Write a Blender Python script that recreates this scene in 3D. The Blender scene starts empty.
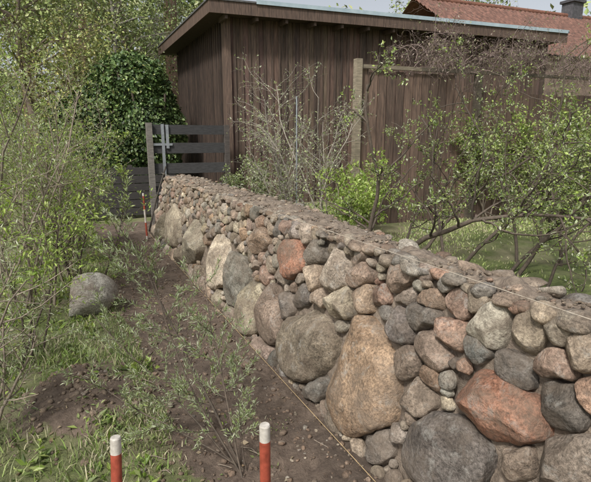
import bpy, math, random
import numpy as np
from mathutils import Vector
rng=np.random.default_rng(7); random.seed(7)
sc=bpy.context.scene

# ------------------------------------------------------------------ helpers
class MB:
    def __init__(s): s.v=[];s.c=[];s.n=0;s.loops=[];s.tot=[];s.mat=[];s.sm=[]
    def add(s,v,faces,mat=0,col=(1,1,1),smooth=False):
        v=np.asarray(v,float).reshape(-1,3); f=np.asarray(faces,int)
        s.v.append(v); c=np.asarray(col,float)
        s.c.append(np.tile(c,(len(v),1)) if c.ndim==1 else c)
        s.loops.append((f+s.n).ravel()); s.tot.append(np.full(len(f),f.shape[1]))
        s.mat.append(np.full(len(f),mat)); s.sm.append(np.full(len(f),smooth)); s.n+=len(v)
    def build(s,name,mats,parent=None):
        me=bpy.data.meshes.new(name); v=np.concatenate(s.v); L=np.concatenate(s.loops); T=np.concatenate(s.tot)
        me.vertices.add(len(v)); me.vertices.foreach_set('co',v.ravel().astype(np.float32))
        me.loops.add(len(L)); me.loops.foreach_set('vertex_index',L.astype(np.int32))
        me.polygons.add(len(T)); st=np.concatenate([[0],np.cumsum(T)[:-1]]); me.polygons.foreach_set('loop_start',st.astype(np.int32))
        me.polygons.foreach_set('material_index',np.concatenate(s.mat).astype(np.int32))
        me.polygons.foreach_set('use_smooth',np.concatenate(s.sm).astype(bool))
        at=me.color_attributes.new('Col','FLOAT_COLOR','POINT'); c=np.concatenate(s.c)
        at.data.foreach_set('color',np.hstack([c,np.ones((len(c),1))]).ravel().astype(np.float32))
        me.update(calc_edges=True); me.validate()
        for m in mats: me.materials.append(m)
        o=bpy.data.objects.new(name,me); sc.collection.objects.link(o)
        if parent: o.parent=parent
        return o
def empty(name):
    o=bpy.data.objects.new(name,None); sc.collection.objects.link(o); return o
BOXF=[(0,3,2,1),(4,5,6,7),(0,1,5,4),(1,2,6,5),(2,3,7,6),(3,0,4,7)]
def box(mb,o,ax,ay,az,mat=0,col=(1,1,1)):
    o=np.array(o,float);ax=np.array(ax,float);ay=np.array(ay,float);az=np.array(az,float)
    v=[o,o+ax,o+ax+ay,o+ay,o+az,o+ax+az,o+ax+ay+az,o+ay+az]; mb.add(v,BOXF,mat,col)
def tube(mb,pts,rad,k=5,mat=0,col=(1,1,1),cap=False):
    pts=np.asarray(pts,float); n=len(pts); rad=np.broadcast_to(rad,(n,))
    t=np.gradient(pts,axis=0); t/=np.linalg.norm(t,axis=1)[:,None]+1e-9
    ref=np.array([0.31,0.17,0.94]) if abs(t[0][2])<.8 else np.array([.9,.3,.1])
    a=np.cross(t,ref); a/=np.linalg.norm(a,axis=1)[:,None]+1e-9; b=np.cross(t,a)
    th=np.arange(k)*2*math.pi/k
    v=pts[:,None]+rad[:,None,None]*(np.cos(th)[None,:,None]*a[:,None]+np.sin(th)[None,:,None]*b[:,None])
    f=[(i*k+j,i*k+(j+1)%k,(i+1)*k+(j+1)%k,(i+1)*k+j) for i in range(n-1) for j in range(k)]
    mb.add(v,f,mat,col,True)
    if cap: mb.add(v[-1],[tuple(range(k))],mat,col); mb.add(v[0],[tuple(range(k))[::-1]],mat,col)
_K=rng.normal(size=(40,3)); _K/=np.linalg.norm(_K,axis=1)[:,None]; _K*=rng.uniform(.6,1.7,(40,1)); _PH=rng.uniform(0,6.28,40)
def sn(p,freq=1.,seed=0.):
    p=np.asarray(p,float)*freq+seed*np.array([1.7,2.9,4.1]); out=0
    q=p.copy()
    for i in range(0,9): out=out+np.sin((q@_K[i])*3+_PH[i]+1.3*np.sin(q@_K[i+12]*2+_PH[i+12]))
    return out/9*1.7
def fbm(p,freq=1.,seed=0.,o=3): return sum(sn(p,freq*2**i,seed+i*3.3)*.5**i for i in range(o))

# ------------------------------------------------------------------ materials
def newmat(name):
    m=bpy.data.materials.new(name); m.use_nodes=True; nt=m.node_tree; return m,nt,nt.nodes['Principled BSDF']
def N(nt,t,**k):
    n=nt.nodes.new(t)
    for a,b in k.items(): setattr(n,a,b)
    return n
def noise(nt,scale,detail=4,rough=.55,vec=None,dist=0.):
    n=N(nt,'ShaderNodeTexNoise'); n.inputs['Scale'].default_value=scale; n.inputs['Detail'].default_value=detail; n.inputs['Roughness'].default_value=rough; n.inputs['Distortion'].default_value=dist
    if vec is None:
        tc=N(nt,'ShaderNodeTexCoord'); vec=tc.outputs['Object']
    nt.links.new(vec,n.inputs['Vector']); return n
def ramp(nt,inp,a,b,ca,cb):
    r=N(nt,'ShaderNodeValToRGB'); r.color_ramp.elements[0].position=a; r.color_ramp.elements[1].position=b
    r.color_ramp.elements[0].color=(*ca,1); r.color_ramp.elements[1].color=(*cb,1); nt.links.new(inp,r.inputs[0]); return r.outputs[0]
def mix(nt,mode,a,b,fac=1.):
    m=N(nt,'ShaderNodeMix',data_type='RGBA',blend_type=mode)
    for s,x in ((m.inputs[6],a),(m.inputs[7],b),(m.inputs[0],fac)):
        if hasattr(x,'links') : nt.links.new(x,s)
        else: s.default_value = x if isinstance(x,(int,float)) else (*x,1)
    return m.outputs[2]
def bump(nt,bs,inp,strength,dist):
    b=N(nt,'ShaderNodeBump'); b.inputs['Strength'].default_value=strength; b.inputs['Distance'].default_value=dist
    nt.links.new(inp,b.inputs['Height']); nt.links.new(b.outputs[0],bs.inputs['Normal'])
def attr(nt): return N(nt,'ShaderNodeAttribute',attribute_name='Col').outputs['Color']
def g3(x): return (x,x,x)

def mat_stone():
    m,nt,bs=newmat('fieldstone'); a=attr(nt)
    sp=noise(nt,75,5,.78); c=mix(nt,'MULTIPLY',a,ramp(nt,sp.outputs[0],.34,.66,g3(.40),g3(1.6)))
    n2=noise(nt,7,6,.66,None,.6); c=mix(nt,'MULTIPLY',c,ramp(nt,n2.outputs[0],.32,.66,(.50,.46,.43),(1.38,1.34,1.30)))
    n3=noise(nt,15,6,.74,None,.4); c=mix(nt,'MIX',c,(.46,.44,.39),ramp(nt,n3.outputs[0],.54,.68,g3(0),g3(.6)))
    c=mix(nt,'MIX',c,(.07,.06,.05),ramp(nt,n3.outputs[0],.34,.45,g3(.6),g3(0)))
    n4=noise(nt,4.5,6,.7,None,.5); c=mix(nt,'MIX',c,(.23,.18,.135),ramp(nt,n4.outputs[0],.45,.63,g3(0),g3(.68)))
    nt.links.new(c,bs.inputs['Base Color']); bs.inputs['Roughness'].default_value=.9; bs.inputs['Specular IOR Level'].default_value=.25
    h=mix(nt,'ADD',noise(nt,24,6,.72,None,.5).outputs[0],sp.outputs[0],.4); bump(nt,bs,h,1.,.02); return m
def mat_simple(name,ca,cb,scale=8,rough=.85,bs_=.4,bd=.01,stretch=None,useattr=False,metal=0.,dist=0.):
    m,nt,bs=newmat(name); tc=N(nt,'ShaderNodeTexCoord'); vec=tc.outputs['Object']
    if stretch:
        mp=N(nt,'ShaderNodeMapping'); mp.inputs['Scale'].default_value=stretch; nt.links.new(vec,mp.inputs[0]); vec=mp.outputs[0]
    n=noise(nt,scale,6,.68,vec,dist); c=ramp(nt,n.outputs[0],.3,.7,ca,cb)
    if useattr: c=mix(nt,'MULTIPLY',c,attr(nt))
    nt.links.new(c,bs.inputs['Base Color']); bs.inputs['Roughness'].default_value=rough; bs.inputs['Metallic'].default_value=metal
    bump(nt,bs,n.outputs[0],bs_,bd); return m
def mat_leaf(name,tr=.3):
    m,nt,bs=newmat(name); a=attr(nt); nt.links.new(a,bs.inputs['Base Color']); bs.inputs['Roughness'].default_value=.5
    if tr<=0: return m
    t=N(nt,'ShaderNodeBsdfTranslucent'); c=mix(nt,'MULTIPLY',a,(1.35,1.4,.8)); nt.links.new(c,t.inputs[0])
    ms=N(nt,'ShaderNodeMixShader'); ms.inputs[0].default_value=tr
    nt.links.new(bs.outputs[0],ms.inputs[1]); nt.links.new(t.outputs[0],ms.inputs[2]); nt.links.new(ms.outputs[0],nt.nodes['Material Output'].inputs[0]); return m
def mat_ground():
    m,nt,bs=newmat('earth_and_grass'); a=N(nt,'ShaderNodeSeparateColor'); nt.links.new(attr(nt),a.inputs[0])
    n1=noise(nt,14,8,.78,None,.3); soil=ramp(nt,n1.outputs[0],.3,.7,(.088,.060,.043),(.30,.225,.168))
    n2=noise(nt,2.0,5,.65); soil=mix(nt,'MULTIPLY',soil,ramp(nt,n2.outputs[0],.3,.7,g3(.62),g3(1.25)))
    n3=noise(nt,25,6,.7); gr=ramp(nt,n3.outputs[0],.3,.7,(.09,.12,.035),(.22,.26,.08))
    n5=noise(nt,1.3,5,.7); gr=mix(nt,'MIX',gr,(.30,.265,.16),ramp(nt,n5.outputs[0],.42,.60,g3(0),g3(.85)))
    n4=noise(nt,7,5,.7); 
    md=N(nt,'ShaderNodeMath',operation='ADD'); nt.links.new(a.outputs[0],md.inputs[0])
    sb=N(nt,'ShaderNodeMath',operation='MULTIPLY_ADD'); nt.links.new(n4.outputs[0],sb.inputs[0]); sb.inputs[1].default_value=1.6; sb.inputs[2].default_value=-.8
    nt.links.new(sb.outputs[0],md.inputs[1])
    f=ramp(nt,md.outputs[0],.38,.58,g3(0),g3(1))
    c=mix(nt,'MIX',gr,soil,f); nt.links.new(c,bs.inputs['Base Color']); bs.inputs['Roughness'].default_value=.95
    bump(nt,bs,mix(nt,'ADD',n1.outputs[0],noise(nt,60,4,.75).outputs[0],.5),1.,.04); return m
M_stone=mat_stone(); M_ground=mat_ground()
M_mortar=mat_simple('mortar_soil',(.12,.09,.068),(.33,.265,.20),19,.95,1.,.03,dist=.5)
M_leaf=mat_leaf('leaf'); M_leaf_far=mat_leaf('leaf_far',0); M_bark=mat_simple('bark',(.5,.5,.5),(1.25,1.2,1.1),40,.9,.5,.005,useattr=True)
M_shed=mat_simple('stained_boards',(.36,.36,.37),(1.55,1.5,1.45),7,.8,.6,.006,(6,6,.5),True,dist=.4)
M_grey=mat_simple('weathered_wood',(.5,.5,.5),(1.3,1.3,1.3),9,.85,.5,.006,(1,1,6),True)
M_galv=mat_simple('galvanised_steel',(.3,.32,.34),(.5,.52,.54),15,.45,.1,.002,metal=.7)
M_trim=mat_simple('roof_edge_sheet',(.28,.36,.40),(.42,.50,.53),5,.5,.1,.002)
M_roof=mat_simple('roofing_felt',(.06,.06,.06),(.12,.115,.11),20,.9,.3,.005)
M_paint=mat_simple('painted_pole',(.5,.47,.43),(1.08,1.05,1.05),38,.5,.25,.002,useattr=True)
M_tile=mat_simple('clay_tiles',(.45,.45,.45),(1.25,1.2,1.15),6,.85,.3,.01,useattr=True)

# ------------------------------------------------------------------ ground
def sstep(a,b,x): t=np.clip((x-a)/(b-a),0,1); return t*t*(3-2*t)
def soilmask(x,y):
    p=np.stack([x,y,0*x],-1)
    e=.42+.10*sn(p,.9)+.06*sn(p,3.)
    w=sstep(e-.12,e+.08,x)*(1-sstep(1.75,2.05,x))*(1-sstep(9.4,9.9,y))
    mound=np.exp(-(((x+.05)/.27)**2+((y-2.85)/.36)**2))
    return np.clip(np.maximum(w,mound*1.6),0,1)
def gz(x,y,fine=True):
    x=np.asarray(x,float);y=np.asarray(y,float); p=np.stack([x,y,0*x],-1)
    near=np.exp(-((x/40)**2+(y/40)**2))
    z=.03*sn(p,.5)*near+.30*sstep(1.75,2.3,x)*sstep(-8,-2,y)*np.exp(-(y/60)**2)
    z=z+.05*(1-sstep(.2,.55,x))
    m=soilmask(x,y); mo=np.exp(-(((x+.05)/.26)**2+((y-2.85)/.36)**2)); z=z+.15*mo*(1+.3*sn(p,4.,2.))
    if fine: z=z+m*(.022*sn(p,4.)+.015*sn(p,11.)+.012*np.abs(sn(p,23.)))+(1-m)*.012*sn(p,4)*near
    return z
gx=np.concatenate([-np.geomspace(300,2.2,28),np.arange(-2,1.5,.028),np.arange(1.5,2.3,.1),np.geomspace(2.35,300,60)])
gy=np.concatenate([-np.geomspace(300,1.2,26),np.arange(-1,.8,.1),np.arange(.8,5,.028),np.arange(5,10,.06),np.geomspace(10.1,300,44)])
X,Y=np.meshgrid(gx,gy,indexing='ij'); Z=gz(X,Y); m=soilmask(X,Y)
mb=MB(); nx,ny=X.shape; idx=np.arange(nx*ny).reshape(nx,ny)
F=np.stack([idx[:-1,:-1],idx[1:,:-1],idx[1:,1:],idx[:-1,1:]],-1).reshape(-1,4)
mb.add(np.stack([X,Y,Z],-1),F,0,np.stack([m,m,m],-1).reshape(-1,3),True); mb.build('ground',[M_ground])

# ------------------------------------------------------------------ lumps
def sphere(k,r):
    ph=np.linspace(0,math.pi,r+1)[1:-1]; th=np.arange(k)*2*math.pi/k
    v=[(0,0,1)]+[(math.sin(p)*math.cos(t),math.sin(p)*math.sin(t),math.cos(p)) for p in ph for t in th]+[(0,0,-1)]
    q=[(1+i*k+j,1+(i+1)*k+j,1+(i+1)*k+(j+1)%k,1+i*k+(j+1)%k) for i in range(r-2) for j in range(k)]
    n=len(v); t=[(0,1+j,1+(j+1)%k) for j in range(k)]+[(n-1,1+(r-2)*k+(j+1)%k,1+(r-2)*k+j) for j in range(k)]
    return np.array(v),np.array(q),np.array(t)
SPH={6:sphere(6,4),10:sphere(10,7),16:sphere(16,10),22:sphere(26,16)}
def lump(mb,c,r,col,res=10,mat=0,cuts=6,hard=.92,ang=None):
    v,q,t=SPH[res]; v=v.copy(); s=rng.uniform(0,50)
    v=v*(1+.16*sn(v,.8,s)[:,None]+.05*sn(v,2.4,s)[:,None])
    for _ in range(cuts):
        n=rng.normal(size=3); n/=np.linalg.norm(n); d=rng.uniform(.55,.85); h=v@n-d; v=v-np.outer(np.maximum(h,0)*hard,n)
    v=v*np.asarray(r); a=rng.uniform(0,6.28) if ang is None else ang; ca,sa=math.cos(a),math.sin(a)
    tl=rng.normal(0,.2); v=v@np.array([[1,0,0],[0,math.cos(tl),-math.sin(tl)],[0,math.sin(tl),math.cos(tl)]])
    v=v@np.array([[ca,-sa,0],[sa,ca,0],[0,0,1]])+np.asarray(c)
    cc=np.tile(np.asarray(col),(len(v),1)); b=mb.n
    mb.add(v,q,mat,cc,True); mb.loops.append((t+b).ravel()); mb.tot.append(np.full(len(t),3)); mb.mat.append(np.full(len(t),mat)); mb.sm.append(np.full(len(t),True))

# ------------------------------------------------------------------ stone wall
COL={'A':(.36,.26,.175),'B':(.31,.26,.205),'C':(.40,.33,.245),'D':(.37,.32,.25),'E':(.27,.25,.22),'F':(.47,.405,.31),'G':(.20,.192,.175),
     'R':(.37,.195,.13),'H':(.37,.34,.285),'P':(.39,.305,.235),'Q':(.31,.22,.165),'K':(.165,.152,.136),'S':(.36,.235,.17)}
ST=[(1.85,.38,-.321,.150,.110,.291,'A'),(2.49,.31,-.356,.140,.100,.228,'B'),(3.05,.31,-.323,.109,.099,.205,'C'),(3.46,.24,-.253,.081,.109,.207,'D'),
(3.89,.33,-.379,.103,.123,.221,'E'),(4.47,.38,-.62,.151,.153,.253,'F'),(2.89,.78,-.187,.042,.056,.124,'R'),(2.32,.82,-.199,.05,.05,.125,'D'),
(1.23,.32,-.285,.182,.054,.166,'G'),(1.06,.65,-.222,.115,.044,.147,'R'),(1.47,.47,-.145,.073,.025,.074,'B'),
(1.19,.89,-.10,.04,.02,.08,'H'),(1.04,.92,-.07,.03,.02,.07,'D'),(.92,.97,-.06,.02,.01,.05,'B'),(.84,.93,-.06,.03,.02,.06,'P'),(.90,.86,-.09,.04,.02,.06,'Q'),
(.77,.81,-.06,.02,.02,.07,'S'),(.85,.75,-.09,.05,.02,.09,'K'),(.95,.49,-.07,.05,.02,.05,'P'),(.76,.58,-.15,.09,.03,.11,'B'),(1.45,.69,-.12,.05,.03,.08,'P'),
(1.57,.58,-.09,.04,.02,.06,'B'),(1.37,.80,-.09,.03,.02,.06,'Q'),(1.54,.81,-.10,.03,.02,.05,'K'),(1.67,.72,-.09,.03,.03,.08,'K'),(1.64,.12,-.09,.06,.03,.08,'K'),
(2.26,.10,-.12,.06,.03,.06,'G'),(1.06,.77,-.09,.04,.02,.07,'K'),(1.21,.79,-.09,.04,.01,.045,'G'),(1.43,.57,-.07,.03,.02,.05,'S'),(1.39,.92,-.08,.02,.02,.06,'Q'),
(1.54,.90,-.09,.03,.01,.04,'Q'),(1.76,.93,-.11,.03,.02,.06,'P'),(1.70,.86,-.10,.03,.02,.04,'B'),(1.99,.75,-.13,.04,.025,.066,'P'),(2.2,.66,-.19,.05,.04,.085,'D'),
(2.06,.87,-.14,.04,.02,.055,'P'),(2.68,.57,-.12,.04,.04,.07,'K'),(2.87,.45,-.14,.05,.05,.07,'K'),(6.61,.39,-.5,.1,.2,.28,'F'),(5.47,.40,-.4,.12,.17,.23,'F'),
(3.54,.78,-.27,.06,.08,.1,'Q'),(2.62,.88,-.17,.03,.04,.06,'K'),(3.0,.62,-.17,.04,.05,.06,'B'),(2.55,.72,-.13,.03,.04,.065,'P'),(1.87,.81,-.12,.03,.02,.045,'Q'),
(7.3,.3,-.25,.05,.1,.22,'D'),(.3,.3,-.3,.1,.1,.25,'B'),(.35,.75,-.2,.05,.03,.14,'H'),(0,.5,-.2,.05,.03,.2,'D'),(.55,.95,-.1,.0,.0,.06,'P'),(.62,.32,-.13,.05,.02,.12,'E')]
stones=[]
for u,v,a,b,c,d,k in ST:
    stones.append([u,v,np.array([[a,c],[b,d+ (.001)]]),k])
U=[s[0] for s in stones];V=[s[1] for s in stones];MI=[np.linalg.inv(s[2]) for s in stones]
def vtop(u): return 1.0+.02*math.sin(u*5.1)+.02*math.sin(u*11.7+1)
def rdir(MIs,dx,dy):
    w=np.einsum('nij,nj->ni',MIs,np.stack([dx,dy],-1)); return 1/(np.linalg.norm(w,axis=1)+1e-9)
def dist_to(u,v):
    Ua=np.array(U);Va=np.array(V); dx=u-Ua;dy=v-Va; L=np.hypot(dx,dy)+1e-9
    near=L<1.1
    r=rdir(np.array(MI)[near],(dx/L)[near],(dy/L)[near]); return (L[near]-r).min() if near.any() else 1.
smalls='BBBDDDDPPQHHKEGCFBDPAEHS'
for R,n in ((.15,500),(.12,800),(.095,1200),(.075,1800),(.058,3000),(.045,4000),(.034,6500),(.025,9000),(.017,9000)):
    for _ in range(n):
        u=rng.uniform(-.3,7.85);v=rng.uniform(.0,1.0)
        if v>vtop(u)-R*.6: continue
        if v<R*.25: continue
        cap=.16 if v<.42 else .085
        if u>2.9 and v>.58: cap=.062
        if u>4 and v>.7: cap=.05
        if R>cap: continue
        if dist_to(u,v)<R*.78: continue
        an=rng.normal(0,.35); q=rng.uniform(1.05,1.7); ra,rb=R*q,R*.92
        Mx=np.array([[math.cos(an)*ra,-math.sin(an)*rb],[math.sin(an)*ra,math.cos(an)*rb]])
        stones.append([u,v,Mx,smalls[rng.integers(len(smalls))]]); U.append(u);V.append(v);MI.append(np.linalg.inv(Mx))
Ua=np.array(U);Va=np.array(V);MIa=np.array(MI)
nrm=np.array([-1,0,.22]);nrm/=np.linalg.norm(nrm)
def wpos(u,v,o): 
    base=np.stack([1.22+.22*v,u,v],-1); return base+np.asarray(o)[...,None]*nrm
wall=empty('stone_wall')
mbs=MB()
for i,(u,v,Mx,k) in enumerate(stones):
    size=math.sqrt(abs(np.linalg.det(Mx)))
    K=64 if size>.12 else (36 if size>.05 else 16); NR=22 if size>.12 else (12 if size>.05 else 5)
    th=np.arange(K)*2*math.pi/K; dx=np.cos(th);dy=np.sin(th)
    r0=rdir(np.repeat(MI[i][None],K,0),dx,dy)
    lim=r0*(1.22 if size>.12 else 1.38)
    s=rng.uniform(0,90); pp=np.stack([dx,dy,0*dx],-1); r=lim*(1+.08*sn(pp,.9,s)+.02*sn(pp,3,s))
    ddx=Ua-u;ddy=Va-v;L=np.hypot(ddx,ddy); nb=np.where((L>1e-6)&(L<size*3.2+.35))[0]
    if len(nb):
        ex=ddx[nb]/L[nb];ey=ddy[nb]/L[nb]
        ri=rdir(np.repeat(MI[i][None],len(nb),0),ex,ey); rj=rdir(MIa[nb],-ex,-ey)
        D=L[nb]*ri/(ri+rj)
        cs=np.outer(dx,ex)+np.outer(dy,ey)
        lm=np.where(cs>.12,D[None]/np.maximum(cs,.12),9); r=np.minimum(r,lm.min(1)*.985)
    r=np.minimum(r,np.where(dy>0,(1.04-v)/np.maximum(dy,1e-3),9))
    for _ in range(2 if K<30 else 3): r=.25*np.roll(r,1)+.5*r+.25*np.roll(r,-1)
    depth=float(np.clip(size*.62,.02,.12))*rng.uniform(.75,1.2)
    ph=np.linspace(0,1,NR+1)[1:]*math.pi/2
    loc=[np.array([[0,0,1.]])]
    for p in ph: loc.append(np.stack([dx*math.sin(p)**.85,dy*math.sin(p)**.85,np.full(K,max(math.cos(p),0.)**.7)],-1))
    loc.append(np.stack([dx*.97,dy*.97,np.full(K,-1.2)],-1))
    P=np.concatenate(loc)
    amp=.07 if size>.1 else .1
    P=P*(1+amp*sn(P,.8,s)+.045*sn(P,2.1,s)+.025*sn(P,5,s)+(.012*sn(P,11,s) if size>.05 else 0))[:,None]
    for _ in range(8 if size<.12 else 7):
        n=np.array([rng.normal(),rng.normal(),abs(rng.normal())+.35]); n/=np.linalg.norm(n)
        h=P@n-rng.uniform(.58,.9); P=P-np.outer(np.maximum(h,0)*.95,n)
    P=P*(1+.014*sn(P,7,s+3)+.009*sn(P,15,s))[:,None]
    rr=np.concatenate([[r.mean()],np.tile(r,NR+1)])
    pu=u+P[:,0]*rr; pv=v+P[:,1]*rr; po=P[:,2]*depth-.012+rng.normal(0,.010)
    W=wpos(pu,pv,po)
    nrg=NR+1
    tri=[(0,1+j,1+(j+1)%K) for j in range(K)]
    qd=[(1+a*K+j,1+(a+1)*K+j,1+(a+1)*K+(j+1)%K,1+a*K+(j+1)%K) for a in range(nrg-1) for j in range(K)]
    c=np.array(COL[k])*rng.uniform(.72,1.28)*(1+rng.normal(0,.025,3))
    if k in 'RA': c=np.array(COL[k])
    cc=c*np.clip(1+.25*sn(W,6,s),.5,1.55)[:,None]
    b=mbs.n; mbs.add(W,qd,0,cc,True); t=np.array(tri); mbs.loops.append((t+b).ravel()); mbs.tot.append(np.full(K,3)); mbs.mat.append(np.zeros(K)); mbs.sm.append(np.full(K,True))
mbs.build('face_stones',[M_stone],wall)
ys=np.arange(-.4,7.86,.022)
def xback(y): return 1.68+.24*sstep(1.0,4.0,y)
prof=[]
for s in np.linspace(0,1,30): prof.append(('f',s))
for s in np.linspace(.03,1,26): prof.append(('t',s))
for s in np.linspace(.1,1,8): prof.append(('b',s))
G=np.zeros((len(prof),len(ys),3)); G[:,:,1]=ys; xb=xback(ys)
for i,(k,s) in enumerate(prof):
    if k=='f': z=s*.97-.05*(1-s); G[i,:,0]=1.278+.22*z; G[i,:,2]=z
    elif k=='t': G[i,:,0]=1.495+(xb-1.495)*s; G[i,:,2]=.975+.055*abs(math.sin(s*3.0))**.6
    else: G[i,:,0]=xb+.12*s; G[i,:,2]=1.0-s*.95
Gf=G.reshape(-1,3); nz=fbm(Gf,5.,2,3).reshape(G.shape[:2]); n2_=np.abs(sn(Gf,18.,5)).reshape(G.shape[:2])+.6*np.abs(sn(Gf,37.,8)).reshape(G.shape[:2])
G[...,0]-=.010*nz+.006*n2_; G[...,2]+=(.020*nz+.017*(n2_-.6))*(G[...,2]>.9)
mb=MB(); a,b_,_=G.shape; idx=np.arange(a*b_).reshape(a,b_)
mb.add(G,np.stack([idx[:-1,:-1],idx[:-1,1:],idx[1:,1:],idx[1:,:-1]],-1).reshape(-1,4),0,(1,1,1),True)
mb.add(G[:,-1],[tuple(range(a))[::-1]],0); mb.add(G[:,0],[tuple(range(a))],0)
mb.build('core',[M_mortar],wall)
mb=MB(); dull='BDDHEBPDQHC'
def colr(s_=dull): return np.array(COL[s_[rng.integers(len(s_))]])*rng.uniform(.7,1.2)
y=-.3
while y<7.8:
    r=rng.uniform(.035,.06) if y<2.4 else rng.uniform(.024,.042)
    lump(mb,(1.475+rng.normal(0,.015),y,1.0+rng.uniform(-.01,.015)),(r*1.05,r*1.25,r*.7),colr(smalls),16 if y<3 else 10,ang=rng.normal(0,.3)); y+=r*rng.uniform(1.65,2.0)
y=-.3
while y<7.8:
    r=rng.uniform(.04,.075) if y<2.0 else rng.uniform(.02,.045)
    if y<2.0 or rng.random()<.45: lump(mb,(xback(y)-.02+rng.normal(0,.02),y,1.015),(r*.9,r*1.3,r*.55),colr(smalls),16 if y<3 else 10,ang=rng.normal(0,.3))
    y+=r*rng.uniform(1.8,2.6)
y=1.2   # partly buried second row
while y<7.8:
    r=rng.uniform(.025,.05)
    if rng.random()<.6: lump(mb,(1.54+rng.normal(0,.03),y,1.018),(r*1.1,r*1.2,r*.5),colr(),10,ang=rng.normal(0,.5))
    y+=r*rng.uniform(1.8,3.2)
for _ in range(1500):
    y=rng.uniform(-.3,7.8); s=rng.beta(.9,1.3); x=1.48+(xback(y)-1.48)*s
    if rng.random()<.75: r=rng.uniform(.004,.011); c=np.array((.27,.22,.165))*rng.uniform(.65,1.2)
    else: r=rng.uniform(.008,.026)*(1 if y>3.5 else .7); c=colr()
    lump(mb,(x,y,1.012+.02*math.sin(s*3.1)),(r,r*1.25,r*.6),c,10 if r>.015 else 6,0,4)
for _ in range(70):
    v=rng.uniform(0,1); r=rng.uniform(.04,.11); lump(mb,(rng.uniform(1.25+.22*v,1.95),7.86,v),(r,r*.6,r*.8),colr())
mb.build('cap_rubble',[M_stone],wall)

mb=MB()
for _ in range(3600):
    x=rng.uniform(.2,1.28);y=.9+7.1*rng.random()**1.3; r=rng.gamma(2.,.0030)+.002
    if r>.024: r=.024
    c=np.array((.205,.15,.11))*rng.uniform(.7,1.25) if rng.random()<.88 else colr()
    lump(mb,(x,y,float(gz(x,y))+r*.15),(r,r*1.3,r*.7),c,6,0,3)
for _ in range(500):
    x=-.05+rng.normal(0,.2);y=2.85+rng.normal(0,.26); r=rng.gamma(2,.0032)+.002; lump(mb,(x,y,float(gz(x,y))+r*.1),(r,r*1.2,r*.7),np.array((.22,.17,.125))*rng.uniform(.75,1.25),6,0,3)
mb.build('gravel',[M_stone])
mb=MB(); lump(mb,(.10,4.5,.15),(.25,.24,.25),(.46,.45,.40),22,cuts=5); mb.build('boulder',[M_stone])
mb=MB(); lump(mb,(1.03,2.9,.03),(.05,.06,.035),(.28,.21,.16),16); mb.build('loose_stone',[M_stone])

# ------------------------------------------------------------------ vegetation
def unit(v): return v/(np.linalg.norm(v)+1e-9)
class Plant:
    def __init__(s): s.mb=MB(); s.lp=[]; s.ld=[]; s.ls=[]
    def branch(s,p,d,L,r,lv,P):
        n=P.get('seg',7); pts=[np.array(p,float)]; d=unit(np.array(d,float)); st=L/n
        for i in range(n):
            d=unit(d+rng.normal(0,P['wander'],3)+np.array([0,0,P['up'][min(lv,len(P['up'])-1)]])); pts.append(pts[-1]+d*st)
        pts=np.array(pts); rad=np.linspace(r,r*.35,n+1)
        tube(s.mb,pts,rad,6 if r>.012 else (4 if r>.004 else 3),0,np.array(P['bark'])*rng.uniform(.75,1.25))
        s.children(pts,r,L,lv,P)
    def children(s,pts,r,L,lv,P):
        n=len(pts)-1; mx=P['levels']
        if lv<mx:
            for _ in range(int(P['kids'][lv]*rng.uniform(.75,1.25)+.5)):
                t=rng.uniform(P.get('t0',.2),1)*n; i=min(int(t),n-1); q=pts[i]+(pts[i+1]-pts[i])*(t-i); dd=unit(pts[i+1]-pts[i])
                sd=rng.normal(size=3); sd=unit(sd-dd*(sd@dd)); c=P['spread'][lv]
                s.branch(q,dd*(1-c)+sd*c,L*P['ratio'][lv]*rng.uniform(.6,1.2)*(1.15-.45*t/n),max(r*.5*(1-.4*t/n),.0013),lv+1,P)
        if lv>=P['leaf_lv']:
            k=int(P['lpm']*L*rng.uniform(.7,1.3)+.5)
            if k:
                t=rng.uniform(.1,1,k)*n; i=np.minimum(t.astype(int),n-1); q=pts[i]+(pts[i+1]-pts[i])*(t-i)[:,None]; dd=pts[i+1]-pts[i]; dd/=np.linalg.norm(dd,axis=1)[:,None]+1e-9
                sd=rng.normal(size=(k,3)); sd/=np.linalg.norm(sd,axis=1)[:,None]
                s.lp.append(q+rng.normal(0,P.get('jit',.004),(k,3))); s.ld.append(dd*P['lfwd']+sd*(1-P['lfwd'])+np.array([0,0,.15]))
    def leaves(s,L,w,cols,minz=None):
        if not s.lp: return
        s.scatter(np.concatenate(s.lp),np.concatenate(s.ld),L,w,cols)
    def scatter(s,p,d,L,w,cols,nrmb=None):
        n=len(p); d=d/(np.linalg.norm(d,axis=1)[:,None]+1e-9)
        up=rng.normal(0,.6,(n,3))+np.array([0,0,1.]) if nrmb is None else nrmb+rng.normal(0,.45,(n,3))
        sd=np.cross(d,up); sd/=np.linalg.norm(sd,axis=1)[:,None]+1e-9; nn=np.cross(sd,d)
        l=(L*rng.uniform(.5,1.3,n))[:,None]; ww=l*(w/L)
        v=np.stack([p,p+d*l*.45+sd*ww*.5+nn*l*.05,p+d*l-nn*l*.08,p+d*l*.45-sd*ww*.5+nn*l*.05],1)
        cols=np.array(cols); c=cols[rng.integers(len(cols),size=n)]*rng.uniform(.7,1.3,(n,1))
        c=c*(1+.25*sn(p,.9)[:,None]); c=np.clip(c,.01,.7)
        s.mb.add(v,np.arange(n*4).reshape(n,4),1,np.repeat(c,4,0),False)
    def build(s,name,far=False): return s.mb.build(name,[M_bark,M_leaf_far if far else M_leaf])
SILV=[(.32,.37,.21),(.39,.43,.28),(.25,.31,.14),(.46,.49,.35),(.30,.37,.14)]
FRESH=[(.25,.35,.07),(.33,.42,.10),(.20,.29,.06),(.38,.44,.15)]
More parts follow.
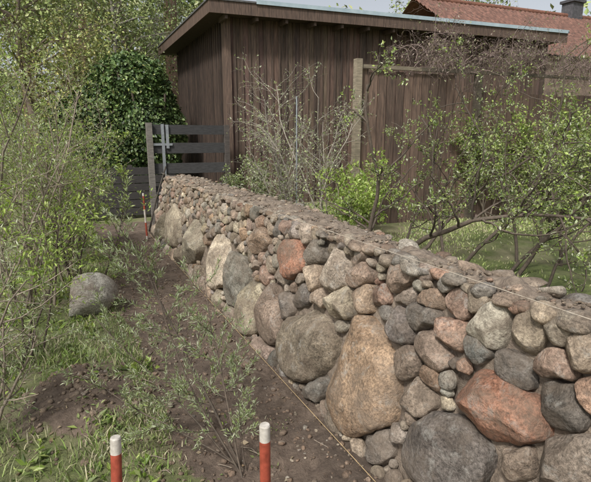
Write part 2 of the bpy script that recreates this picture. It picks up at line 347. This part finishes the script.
MID=[(.13,.18,.06),(.18,.23,.08),(.10,.14,.045),(.24,.28,.11)]
PALE=[(.36,.40,.25),(.46,.48,.34),(.28,.34,.17),(.38,.43,.20)]
GREYB=(.28,.235,.19); DARKB=(.11,.088,.07)

P=dict(wander=.06,up=[.03,.04,.03],bark=DARKB,levels=2,kids=[11,3],spread=[.6,.6],ratio=[.27,.4],leaf_lv=1,lpm=230,lfwd=.5,seg=10,t0=.22)
pl=Plant()
for d,L,r in (((-.38,.42,.86),1.4,.008),((-.12,.5,.8),1.0,.006),((-.28,.45,.9),1.1,.006),((-.6,.35,.5),.95,.006),((-.6,.55,.6),1.1,.006),((-.02,.3,.7),.5,.004)):
    pl.branch((.66+rng.normal(0,.02),1.92+rng.normal(0,.02),0),d,L,r,0,P)
pl.leaves(.026,.0052,SILV); pl.build('sea_buckthorn_shrub')

def bush(name,bases,h,P,L,w,cols,nst=7,lean=(0,0),r=.012):
    pl=Plant()
    for bx,by in bases:
        for _ in range(nst):
            a=rng.uniform(0,6.28); s=rng.uniform(.1,.6)
            pl.branch((bx+rng.normal(0,.08),by+rng.normal(0,.08),float(gz(bx,by,False))-.02),(math.cos(a)*s+lean[0],math.sin(a)*s+lean[1],1),h*rng.uniform(.6,1.1),r,0,P)
    pl.leaves(L,w,cols); return pl.build(name)
PB=dict(wander=.11,up=[.04,.02,.01],bark=GREYB,levels=2,kids=[11,6],spread=[.5,.6],ratio=[.38,.45],leaf_lv=1,lpm=42,lfwd=.4,seg=8,t0=.25)
bush('silver_leaf_bush',[(-.45,4.9),(-.85,4.4),(-.15,5.6)],2.05,PB,.034,.010,SILV+FRESH,6,r=.013)
bush('silver_leaf_bush',[(-.9,6.2),(-.3,6.6),(-.5,7.4)],2.3,PB,.042,.013,SILV+FRESH,6)
bush('silver_leaf_bush',[(-.85,3.3),(-.65,2.6)],1.15,PB,.032,.007,SILV,6)
PF=dict(PB); PF['lpm']=42; PF['bark']=DARKB; PF['kids']=[9,5]; PF['t0']=.35
bush('green_shoot_bush',[(.0,5.05)],1.4,PF,.04,.017,FRESH,6,r=.012)
bush('green_shoot_bush',[(-.45,3.6)],1.15,PF,.038,.013,FRESH,5,r=.009)
bush('green_shoot_bush',[(.05,7.3)],1.2,PF,.045,.018,FRESH+MID,6)
PR=dict(wander=.18,up=[.0,.02,.02],bark=DARKB,levels=3,kids=[9,5,3],spread=[.6,.65,.6],ratio=[.45,.42,.5],leaf_lv=2,lpm=60,lfwd=.35,seg=9,t0=.2)
pl=Plant()
for b,d,L,r in (((2.6,3.7),(.1,.1,1),1.9,.028),((2.65,3.65),(.7,-.35,.75),2.1,.03),((2.7,3.7),(.9,-.1,.3),2.0,.026),((3.3,3.3),(.5,-.3,1),1.9,.022),((3.35,3.35),(-.2,.3,1),1.9,.02),
              ((3.9,3.0),(.2,-.3,1),1.9,.022),((3.9,3.1),(.8,.1,.9),2.0,.02),((4.3,3.3),(.2,.3,1),2.1,.02),((2.6,3.8),(-.25,.3,.9),.8,.012),((3.6,2.5),(.3,-.2,.9),1.4,.015),((4.9,3.5),(.1,.1,1),2.3,.018),((3.4,4.1),(.3,.1,1),2.0,.018),((4.6,3.0),(.1,-.1,1),2.2,.018)):
    pl.branch((b[0],b[1],.25),d,L,r,0,PR)
pl.leaves(.030,.014,FRESH+PALE+PALE+FRESH+MID); pl.build('apple_shrub')
PM=dict(wander=.15,up=[.03,.02,.0],bark=(.36,.33,.29),levels=2,kids=[12,8],spread=[.5,.6],ratio=[.42,.45],leaf_lv=1,lpm=10,lfwd=.35,seg=8,t0=.2)
bush('budding_shrub',[(3.05,6.3),(3.4,6.0)],2.3,PM,.04,.018,PALE,6,r=.014)
PG=dict(PM); PG['lpm']=42; PG['bark']=GREYB
bush('green_garden_shrub',[(3.4,5.4)],1.05,PG,.055,.026,FRESH,6,r=.009)
bush('green_garden_shrub',[(6.3,5.6),(7.0,4.9),(7.6,4.3)],1.8,PG,.055,.026,FRESH+MID,8,r=.014)
bush('green_garden_shrub',[(2.5,7.7),(2.9,7.3)],.95,PG,.045,.022,MID+PALE,4,r=.009)
e=np.array([.991,-.13,0]); PO=np.array([3.9,5.86,.25])
pl=Plant(); PV=dict(wander=.26,up=[-.07,-.13,-.12],bark=(.27,.205,.19),levels=2,kids=[7,6],spread=[.7,.7],ratio=[.6,.6],leaf_lv=2,lpm=5,lfwd=.3,seg=8,t0=.1)
for _ in range(110):
    q=PO+e*rng.uniform(1.0,5.6)+np.array([0,rng.normal(0,.15),2.5+rng.normal(0,.08)])
    pl.branch(q,(rng.normal(),rng.normal()*.6,.9),rng.uniform(.4,.85),.007,0,PV)
for xx in (2.3,4.6): pl.branch(PO+e*xx,(.1,0,1),2.4,.03,0,PV)
pl.leaves(.04,.02,[(.28,.22,.18),(.3,.32,.17)]); pl.build('climbing_vine')

pl=Plant(); IV=[(.06,.11,.028),(.09,.15,.04),(.14,.21,.06),(.04,.075,.022),(.19,.25,.09)]
for cx,cy,cz,ax,ay,az,n in ((1.75,11.3,1.9,.85,.8,1.35,15000),(1.0,11.4,1.7,.75,.7,1.25,11000),(1.5,11.2,2.75,.65,.6,.65,7000),(.35,11.5,1.5,.7,.6,1.05,8000)):
    d=rng.normal(size=(n,3)); d/=np.linalg.norm(d,axis=1)[:,None]; A=np.array([ax,ay,az]); rr=(1-.3*rng.random((n,1))**2)*(1+.17*fbm(d*A,1.1,cx*3)[:,None]+.12*sn(d*A,3.,cx)[:,None])
    p=np.array([cx,cy,cz])+d*A*rr; p=p[p[:,2]>.3]; m_=len(p); pl.scatter(p,d[:m_]*.3+rng.normal(0,.55,(m_,3))+np.array([0,0,-.5]),.08,.068,IV,(p-np.array([cx,cy,cz]))*1.2)
    v,q,t=SPH[22]; pl.mb.add(v*A*.78*(1+.12*sn(v,1.3,cx)[:,None])+np.array([cx,cy,cz]),q,0,(.04,.045,.025),True)
    for k in range(8): aa=rng.uniform(0,6.28); tube(pl.mb,[(cx+.3*math.cos(aa),cy+.3*math.sin(aa),0),(cx+.5*ax*math.cos(aa+.3),cy+.5*ay*math.sin(aa+.3),cz*.6),(cx+.9*ax*math.cos(aa),cy+.9*ay*math.sin(aa),cz+az*.5)],.025,5,0,DARKB)
pl.build('ivy_hedge',True)

def tree(name,x,y,h,cols,cr,n=9000,trunk=.14,lsz=.12,start=.3,bark=(.19,.15,.12),nl=22):
    pl=Plant(); pts=np.array([(x+.12*math.sin(k*1.3+x),y+.1*math.cos(k*1.7),h*.92*k/7) for k in range(8)]); tube(pl.mb,pts,np.linspace(trunk,trunk*.2,8),9,0,bark)
    cen=[]
    for i in range(nl):
        t=rng.uniform(start,.98); p=np.array([x,y,h*.92*t]); a=rng.uniform(0,6.28); L=cr*rng.uniform(.5,1)*(1.15-abs(t-.6))
        q=p+np.array([math.cos(a)*L,math.sin(a)*L,L*rng.uniform(.2,.7)]); m_=(p+q)/2+np.array([0,0,.12*L]); tube(pl.mb,[p,m_,q],[trunk*.35,trunk*.2,trunk*.06],5,0,bark)
        cen+= [q,m_*.4+q*.6,q+rng.normal(0,.35,3)]
        for _ in range(9):
            w=q+rng.normal(0,cr*.32,3); tube(pl.mb,[m_*.5+q*.5,(q+w)/2+rng.normal(0,.05,3),w],[trunk*.08,trunk*.05,trunk*.03],3,0,bark); cen.append(w)
    cen=np.array(cen); k=rng.integers(len(cen),size=n); sz=rng.uniform(.18,.42,len(cen))[k][:,None]*cr*.42
    p=cen[k]+rng.normal(size=(n,3))*sz; pl.scatter(p,rng.normal(size=(n,3)),lsz,lsz*.6,cols); return pl.build(name,True)
YG=[(.29,.36,.11),(.35,.41,.14),(.23,.29,.09),(.38,.40,.19)]
tree('birch_tree',-.6,13.,6.5,YG,2.0,11000,.11,.08)
tree('birch_tree',1.6,15.5,7.5,YG+MID,2.2,11000,.12,.09,bark=(.3,.28,.25))
tree('shrub_tree',.2,12.3,4.2,[(.40,.37,.12),(.33,.36,.11)],1.3,6000,.07,.06,.15,bark=(.32,.25,.18))
tree('maple_tree',-2.2,17.,9,MID+YG,3.0,11000,.18,.12)
tree('maple_tree',2.6,21,10,MID+YG,3.2,10000,.2,.14)
tree('maple_tree',24,26,10.8,MID+YG,3.6,8000,.25,.2)
def pine(x,y,h=13):
    pl=Plant(); tube(pl.mb,[(x,y,0),(x+.1,y,h*.5),(x,y,h)],[.24,.2,.06],12,0,(.24,.16,.115))
    for i in range(26):
        z=rng.uniform(.5,.97)*h; a=rng.uniform(0,6.28); L=rng.uniform(1,2.4); q=np.array([x+math.cos(a)*L,y+math.sin(a)*L,z+.2]); tube(pl.mb,[(x,y,z),q],[.05,.015],5,0,(.14,.09,.06))
        p=q+rng.normal(0,.4,(200,3)); pl.scatter(p,rng.normal(size=(200,3)),.22,.03,[(.04,.07,.03),(.06,.09,.035)])
    pl.build('pine_tree',True)
pine(3.5,16.6); pine(-.9,19.); pine(1.2,24.)
pl=Plant(); n=45000; cc=[]
for i in range(240):
    a=math.radians(rng.uniform(-35,75)); R=rng.uniform(30,46); hh=rng.uniform(2,13); cc.append((R*math.sin(a),R*math.cos(a),hh if a<.35 else hh*.62))
    if i%4==0: tube(pl.mb,[(R*math.sin(a),R*math.cos(a),0),(R*math.sin(a),R*math.cos(a),10 if a<.35 else 6)],[.2,.06],6,0,DARKB)
cc=np.array(cc); k=rng.integers(len(cc),size=n); d=rng.normal(size=(n,3)); d/=np.linalg.norm(d,axis=1)[:,None]; p=cc[k]+d*rng.uniform(.6,1,(n,1))*np.array([2.2,2.2,2.0])*(1+.3*sn(d,1.2)[:,None]); p[:,2]=np.abs(p[:,2])
pl.scatter(p,rng.normal(size=(n,3)),.52,.34,MID+YG,d); pl.build('distant_trees',True)

def blades(name,x,y,h,cols,w=.004):
    n=len(x); z=gz(x,y)-.005; p=np.stack([x,y,z],1); a=rng.uniform(0,6.28,n); sd=np.stack([np.cos(a),np.sin(a),0*a],1)
    hh=h*rng.uniform(.4,1.2,n); ln=rng.normal(0,.5,(n,2))*hh[:,None]
    mid=p+np.stack([ln[:,0]*.35,ln[:,1]*.35,hh*.6],1); tip=p+np.stack([ln[:,0],ln[:,1],hh],1)
    ww=(w*rng.uniform(.6,1.4,n))[:,None]
    v=np.stack([p-sd*ww,p+sd*ww,mid+sd*ww*.7,mid-sd*ww*.7,tip],1); cols=np.array(cols); c=cols[rng.integers(len(cols),size=n)]*rng.uniform(.7,1.3,(n,1))
    mb=MB(); base=np.arange(n)*5; mb.add(v,np.stack([base,base+1,base+2,base+3],1),0,np.repeat(c,5,0)); t=np.stack([base+3,base+2,base+4],1)
    mb.loops.append(t.ravel()); mb.tot.append(np.full(n,3)); mb.mat.append(np.zeros(n)); mb.sm.append(np.zeros(n)); return mb.build(name,[M_leaf_far])
GR=[(.20,.29,.07),(.26,.35,.10),(.15,.21,.055),(.33,.36,.16),(.42,.38,.24),(.38,.35,.22)]
n=110000; x=rng.uniform(-1.9,1.15,n); y=rng.uniform(.7,8.5,n); y=np.where(rng.random(n)<.5,rng.uniform(.7,4,n),y)
p=np.stack([x,y,0*x],1); sm_=soilmask(x,y); dens=(1-sm_)*np.clip(.38+.9*sn(p,1.6,3),.04,1)+sm_*np.clip(sn(p,2.6,7)-.7,0,1)*.9*(x<1.05)*(y>1.8); k=(rng.random(n)<dens)
tall=np.clip(.05+.05*sn(p,1.2,9),.025,.14)*np.where(sm_>.5,.6,1)
blades('grass',x[k],y[k],tall[k],GR,.003)
n=70000; x=rng.uniform(2.0,10,n)**1.0; y=rng.uniform(-.5,9,n); p=np.stack([x,y,0*x],1); k=rng.random(n)<np.clip(.35+1.0*sn(p,.9,5),.05,1)
blades('lawn',x[k],y[k],np.full(k.sum(),.045),[(.33,.41,.13),(.38,.44,.17),(.46,.45,.24),(.27,.33,.11),(.42,.38,.24)],.006)
pl=Plant()
for _ in range(260):
    x=rng.uniform(-1.2,.95);y=rng.uniform(1.5,7.8); so=soilmask(np.array([x]),np.array([y]))[0]>.5
    if so and rng.random()<.4: continue
    k=rng.integers(5,12) if so else rng.integers(8,26); c=np.array([x,y,float(gz(x,y))]); d=rng.normal(size=(k,3)); d[:,2]=np.abs(d[:,2])*.7+.2
    pl.scatter(c+rng.normal(0,.03 if so else .04,(k,3))*np.array([1,1,.3]),d,.035 if so else .06,.014 if so else .022,FRESH+MID)
for _ in range(260):
    x=rng.uniform(-.9,1.1);y=rng.uniform(1.1,6); c=np.array([[x,y,float(gz(x,y))+.006]]); pl.scatter(c,rng.normal(size=(1,3))*np.array([1,1,.1]),.035,.02,[(.33,.26,.17),(.24,.17,.10),(.42,.36,.26)])
for _ in range(70):
    x=rng.uniform(.3,1.1);y=rng.uniform(1.2,7); a=rng.uniform(0,6.28);L=rng.uniform(.04,.15); z=float(gz(x,y))+.012
    tube(pl.mb,[(x,y,z),(x+.5*L*math.cos(a),y+.5*L*math.sin(a),z+.008),(x+L*math.cos(a+.2),y+L*math.sin(a+.2),z)],.0025,4,0,GREYB)
pl.build('ground_weeds')

# ------------------------------------------------------------------ shed
shed=empty('wooden_shed'); g=np.array([0,1.,0]); C=np.array([3.0,9.1,.15]); W=7.85; Dp=4.2; H0=3.74
BR=np.array((.098,.066,.049))
mb=MB(); box(mb,C+e*.03+g*.03,e*(W-.06),g*Dp,np.array([0,0,H0-.05]),0,BR*.35); mb.build('core_walls',[M_shed],shed)
mb=MB(); s=0
while s<W-.02:
    w=.15+rng.normal(0,.006); j=rng.uniform(0,.006)
    box(mb,C+e*s-g*(.0+j),e*(w-.006),g*.025,np.array([0,0,H0]),0,BR*rng.uniform(.7,1.35)*(1+rng.normal(0,.04,3)))
    box(mb,C+e*(s-.022)-g*.03,e*.044,g*.026,np.array([0,0,H0-.004]),0,BR*rng.uniform(.55,1.15)); s+=w
mb.build('front_boards',[M_shed],shed)
mb=MB(); s=.05
while s<Dp-.05:
    w=.15; box(mb,C-e*(.0+rng.uniform(0,.005))+g*s,g*(w-.006),e*.025,np.array([0,0,H0]),0,BR*rng.uniform(.4,.75))  # side boards coloured darker than the front, painting in the eave's shade
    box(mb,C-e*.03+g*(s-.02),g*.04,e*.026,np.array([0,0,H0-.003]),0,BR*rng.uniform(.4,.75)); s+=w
mb.build('side_boards',[M_shed],shed)
mb=MB(); box(mb,C-e*.05-g*.05,e*.12,g*.045,np.array([0,0,H0-.01]),0,BR*1.25); box(mb,C-e*.054-g*.002,e*.045,g*.12,np.array([0,0,H0-.01]),0,BR); mb.build('corner_trim',[M_shed],shed)
mb=MB(); O=C-e*.42-g*.40; RW=W+.55; RD=Dp+.8
O2=np.array([O[0],O[1],H0+.10])
box(mb,O2+np.array([0,0,.03])+e*.03+g*.03,e*(RW-.06),g*(RD-.06),np.array([0,0,.16]),0,BR*.7)
box(mb,O2,e*RW,g*.028,np.array([0,0,.21]),0,BR*1.0); box(mb,O2+g*.03,e*.028,g*(RD-.03),np.array([0,0,.21]),0,BR*1.1)
for k in range(14): box(mb,O2+e*(.3+k*.58)+g*.05+np.array([0,0,-.07]),e*.05,g*.40,np.array([0,0,.09]),0,BR*.8)
mb.build('roof_fascia',[M_shed],shed)
mb=MB(); box(mb,O2-e*.02-g*.02+np.array([0,0,.212]),e*(RW+.04),g*(RD+.04),np.array([0,0,.03]),0); mb.build('roof_felt',[M_roof],shed)
mb=MB(); box(mb,O2-e*.03-g*.03+np.array([0,0,.20])+e*.9,e*(RW-.9),g*.02,np.array([0,0,.07])); box(mb,O2-g*.026+e*.9+np.array([0,0,.245]),e*(RW-.9),g*.12,np.array([0,0,.024])); mb.build('roof_edge_flashing',[M_trim],shed)

gate=empty('wooden_gate'); GC=(.058,.056,.055); mb=MB()
for k,z in enumerate((.20,.58,.99,1.36,1.70)):
    box(mb,(1.44,8.80,z),(1.42,-.02,0),(0,.025,0),(0,0,.19 if k<4 else .17),0,np.array(GC)*rng.uniform(.8,1.2))
mb.build('boards',[M_grey],gate); mb=MB(); box(mb,(1.36,8.74,-.02),(.10,0,0),(0,.09,0),(0,0,1.92),0,(.20,.18,.155)); box(mb,(2.80,8.74,-.02),(.09,0,0),(0,.09,0),(0,0,1.90),0,(.09,.075,.065)); mb.build('posts',[M_grey],gate)
mb=MB(); box(mb,(1.62,8.765,.1),(.05,0,0),(0,.03,0),(0,0,1.78)); box(mb,(1.47,8.770,1.50),(.34,0,0),(0,.025,0),(0,0,.04)); box(mb,(1.47,8.770,.62),(.34,0,0),(0,.025,0),(0,0,.04)); box(mb,(1.70,8.765,1.45),(.05,0,0),(0,.03,0),(0,0,.42)); mb.build('hinge_frame',[M_galv],gate)
fe=MB()
for k in range(6): box(fe,(.2,10.0,.08+k*.165),(1.9,0,0),(0,.025,0),(0,0,.15),0,(.05,.045,.042))
for xx in (.25,1.15,2.0): box(fe,(xx,10.03,0),(.08,0,0),(0,.08,0),(0,0,1.1),0,(.06,.05,.045))
fe.build('board_fence',[M_grey])

tr=empty('trellis_fence'); mb=MB(); PC=np.array((.27,.225,.16))
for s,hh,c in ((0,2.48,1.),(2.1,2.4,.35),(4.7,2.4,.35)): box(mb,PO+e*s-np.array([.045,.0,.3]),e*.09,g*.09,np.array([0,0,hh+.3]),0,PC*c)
mb.build('posts',[M_grey],tr); mb=MB()
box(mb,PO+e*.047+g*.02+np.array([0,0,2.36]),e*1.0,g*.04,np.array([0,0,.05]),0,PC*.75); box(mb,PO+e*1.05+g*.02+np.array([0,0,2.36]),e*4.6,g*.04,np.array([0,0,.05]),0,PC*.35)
mb.build('rail',[M_grey],tr); mb=MB()
s=.06
while s<5.0: box(mb,PO+e*s+g*.07+np.array([0,0,.0]),e*.13,g*.022,np.array([0,0,(2.33 if s<1.6 else 2.1)+rng.normal(0,.012)]),0,BR*1.1*rng.uniform(.75,1.4)); s+=.15
for z in (.4,1.9): box(mb,PO+e*.06+g*.095+np.array([0,0,z]),e*4.9,g*.04,np.array([0,0,.09]),0,BR)
mb.build('boards',[M_shed],tr)
mb=MB(); tube(mb,[(3.02,6.1,.2),(3.02,6.1,2.2)],.011,8,0,(1,1,1),True); mb.build('metal_rod',[M_galv])

ho=empty('tile_roof_house'); mb=MB()
R0=np.array([14.2,17.4,7.6]); ru=unit(np.array([11.,-1.1,0])); rd=unit(np.array([-.4,-4.2,-2.6])); nn=unit(np.cross(rd,ru)); nn=nn if nn[2]>0 else -nn
uu=np.arange(0,15,.055); vv=[]; 
for k in range(16): vv+= [(k*.34,0.05),(k*.34+.335,.0)]
pts=np.array([[R0+ru*a+rd*b+nn*(h+.035*abs(math.sin(a*math.pi/.25))) for b,h in vv] for a in uu]); a_,b_,_=pts.shape; idx=np.arange(a_*b_).reshape(a_,b_)
cm=(np.array((.20,.105,.078))*rng.uniform(.6,1.25,(a_,b_,1))).reshape(-1,3)
mb.add(pts,np.stack([idx[:-1,:-1],idx[1:,:-1],idx[1:,1:],idx[:-1,1:]],-1).reshape(-1,4),0,cm,False)
rb=rd*np.array([-1,-1,1]); B0=R0; mb.add([B0,B0+ru*15,B0+ru*15+rb*5.4,B0+rb*5.4],[(0,1,2,3)],0,(.2,.1,.06)); tube(mb,[R0+nn*.05,R0+ru*15+nn*.05],.12,8,0,(.2,.09,.06)); mb.build('roof',[M_tile],ho)
mb=MB(); E0=R0+rd*5.1+ru*.3; box(mb,(E0[0],E0[1],0),ru*14.4,np.array([.5,8.2,0]),np.array([0,0,E0[2]-.15]),0,(.20,.15,.12)); mb.build('walls',[M_tile],ho)
mb=MB()
for k in range(4): q=E0+ru*(1.5+k*3.3); box(mb,(q[0],q[1]-.02,1.),ru*1.2,np.array([0,.05,0]),np.array([0,0,1.3]),0,(.04,.05,.06))
mb.build('windows',[M_paint],ho)
mb=MB(); cq=R0+ru*9.4; box(mb,cq+np.array([-.4,-.3,-.6]),(.8,0,0),(0,.6,0),(0,0,1.25),0,(.10,.10,.11)); box(mb,cq+np.array([-.48,-.38,.65]),(.96,0,0),(0,.76,0),(0,0,.12),0,(.08,.08,.09)); mb.build('chimney',[M_tile],ho)

# ------------------------------------------------------------------ survey poles, sticks, strings
WHT=(.62,.59,.53); RED=(.40,.085,.05)
def pole(p0,p1,r=.0145):
    p0=np.array(p0,float);p1=np.array(p1,float); L=np.linalg.norm(p1-p0); d=(p1-p0)/L; mb=MB(); s=L; i=0
    tube(mb,[p1-d*.004,p1],[r,r*.86],16,0,WHT,True); s=L-.004
    for ln,c in ((.042,WHT),(.22,RED),(.22,WHT),(.22,RED),(1,WHT)):
        if s<=0: break
        e_=max(s-ln,0); tube(mb,[p0+d*e_,p0+d*s],r,16,0,c,True); s=e_
    return mb.build('survey_pole',[M_paint])
pole((.00,1.12,-.05),(.055,1.215,.815)); pole((.395,.99,-.05),(.405,1.005,.875)); pole((1.12,7.85,-.1),(1.11,7.9,.75),.016)
mb=MB()
def string(a,b,sag,c):
    a=np.array(a,float);b=np.array(b,float); t=np.linspace(0,1,25)[:,None]; p=a+(b-a)*t; p[:,2]-=sag*4*(t*(1-t))[:,0]; tube(mb,p,.0015,5,0,c)
string((1.12,.5,.10),(1.13,7.86,.12),.01,(.62,.47,.25)); mb.build('guide_string',[M_paint])
mb=MB(); string((1.40,.2,1.065),(1.42,7.9,1.07),.008,(.60,.54,.44)); mb.build('guide_string',[M_paint])
mb=MB(); tube(mb,[(1.17,7.93,.1),(1.33,7.97,.65),(1.52,8.0,1.17)],[.016,.015,.014],8,0,(.08,.07,.06),True); tube(mb,[(1.25,7.95,.1),(1.38,7.98,.6),(1.50,8.02,1.05)],.012,7,0,(.12,.09,.07),True); mb.build('wooden_stick',[M_bark])

# ------------------------------------------------------------------ light, world, camera
w=bpy.data.worlds.new('World'); sc.world=w; w.use_nodes=True; nt=w.node_tree; sk=nt.nodes.new('ShaderNodeTexSky'); sk.sky_type='NISHITA'; sk.sun_disc=False
sk.sun_elevation=math.radians(50); sk.sun_rotation=math.radians(235); sk.dust_density=3; sk.air_density=1.0
hs=nt.nodes.new('ShaderNodeHueSaturation'); hs.inputs['Saturation'].default_value=.3; nt.links.new(sk.outputs[0],hs.inputs['Color']); nt.links.new(hs.outputs[0],nt.nodes['Background'].inputs[0]); nt.nodes['Background'].inputs[1].default_value=.15
L=bpy.data.lights.new('sun','SUN'); L.energy=3.5; L.angle=math.radians(8); L.color=(1,.975,.94); lo=bpy.data.objects.new('sun',L); sc.collection.objects.link(lo)
az=math.radians(235); el=math.radians(50); sd=Vector((math.sin(az)*math.cos(el),math.cos(az)*math.cos(el),math.sin(el))); lo.rotation_euler=(-sd).to_track_quat('-Z','Y').to_euler()
cam=bpy.data.cameras.new('camera'); co=bpy.data.objects.new('camera',cam); sc.collection.objects.link(co); sc.camera=co
cam.sensor_fit='HORIZONTAL'; cam.sensor_width=36; cam.lens=36*464/591; cam.clip_end=1000; cam.clip_start=.05
co.location=(0,0,1.6); yaw=math.radians(26.2); pit=math.radians(12.28)
f=Vector((math.sin(yaw)*math.cos(pit),math.cos(yaw)*math.cos(pit),-math.sin(pit))); co.rotation_euler=f.to_track_quat('-Z','Y').to_euler()
sc.view_settings.view_transform='Standard'; sc.view_settings.look='None'; sc.view_settings.exposure=0
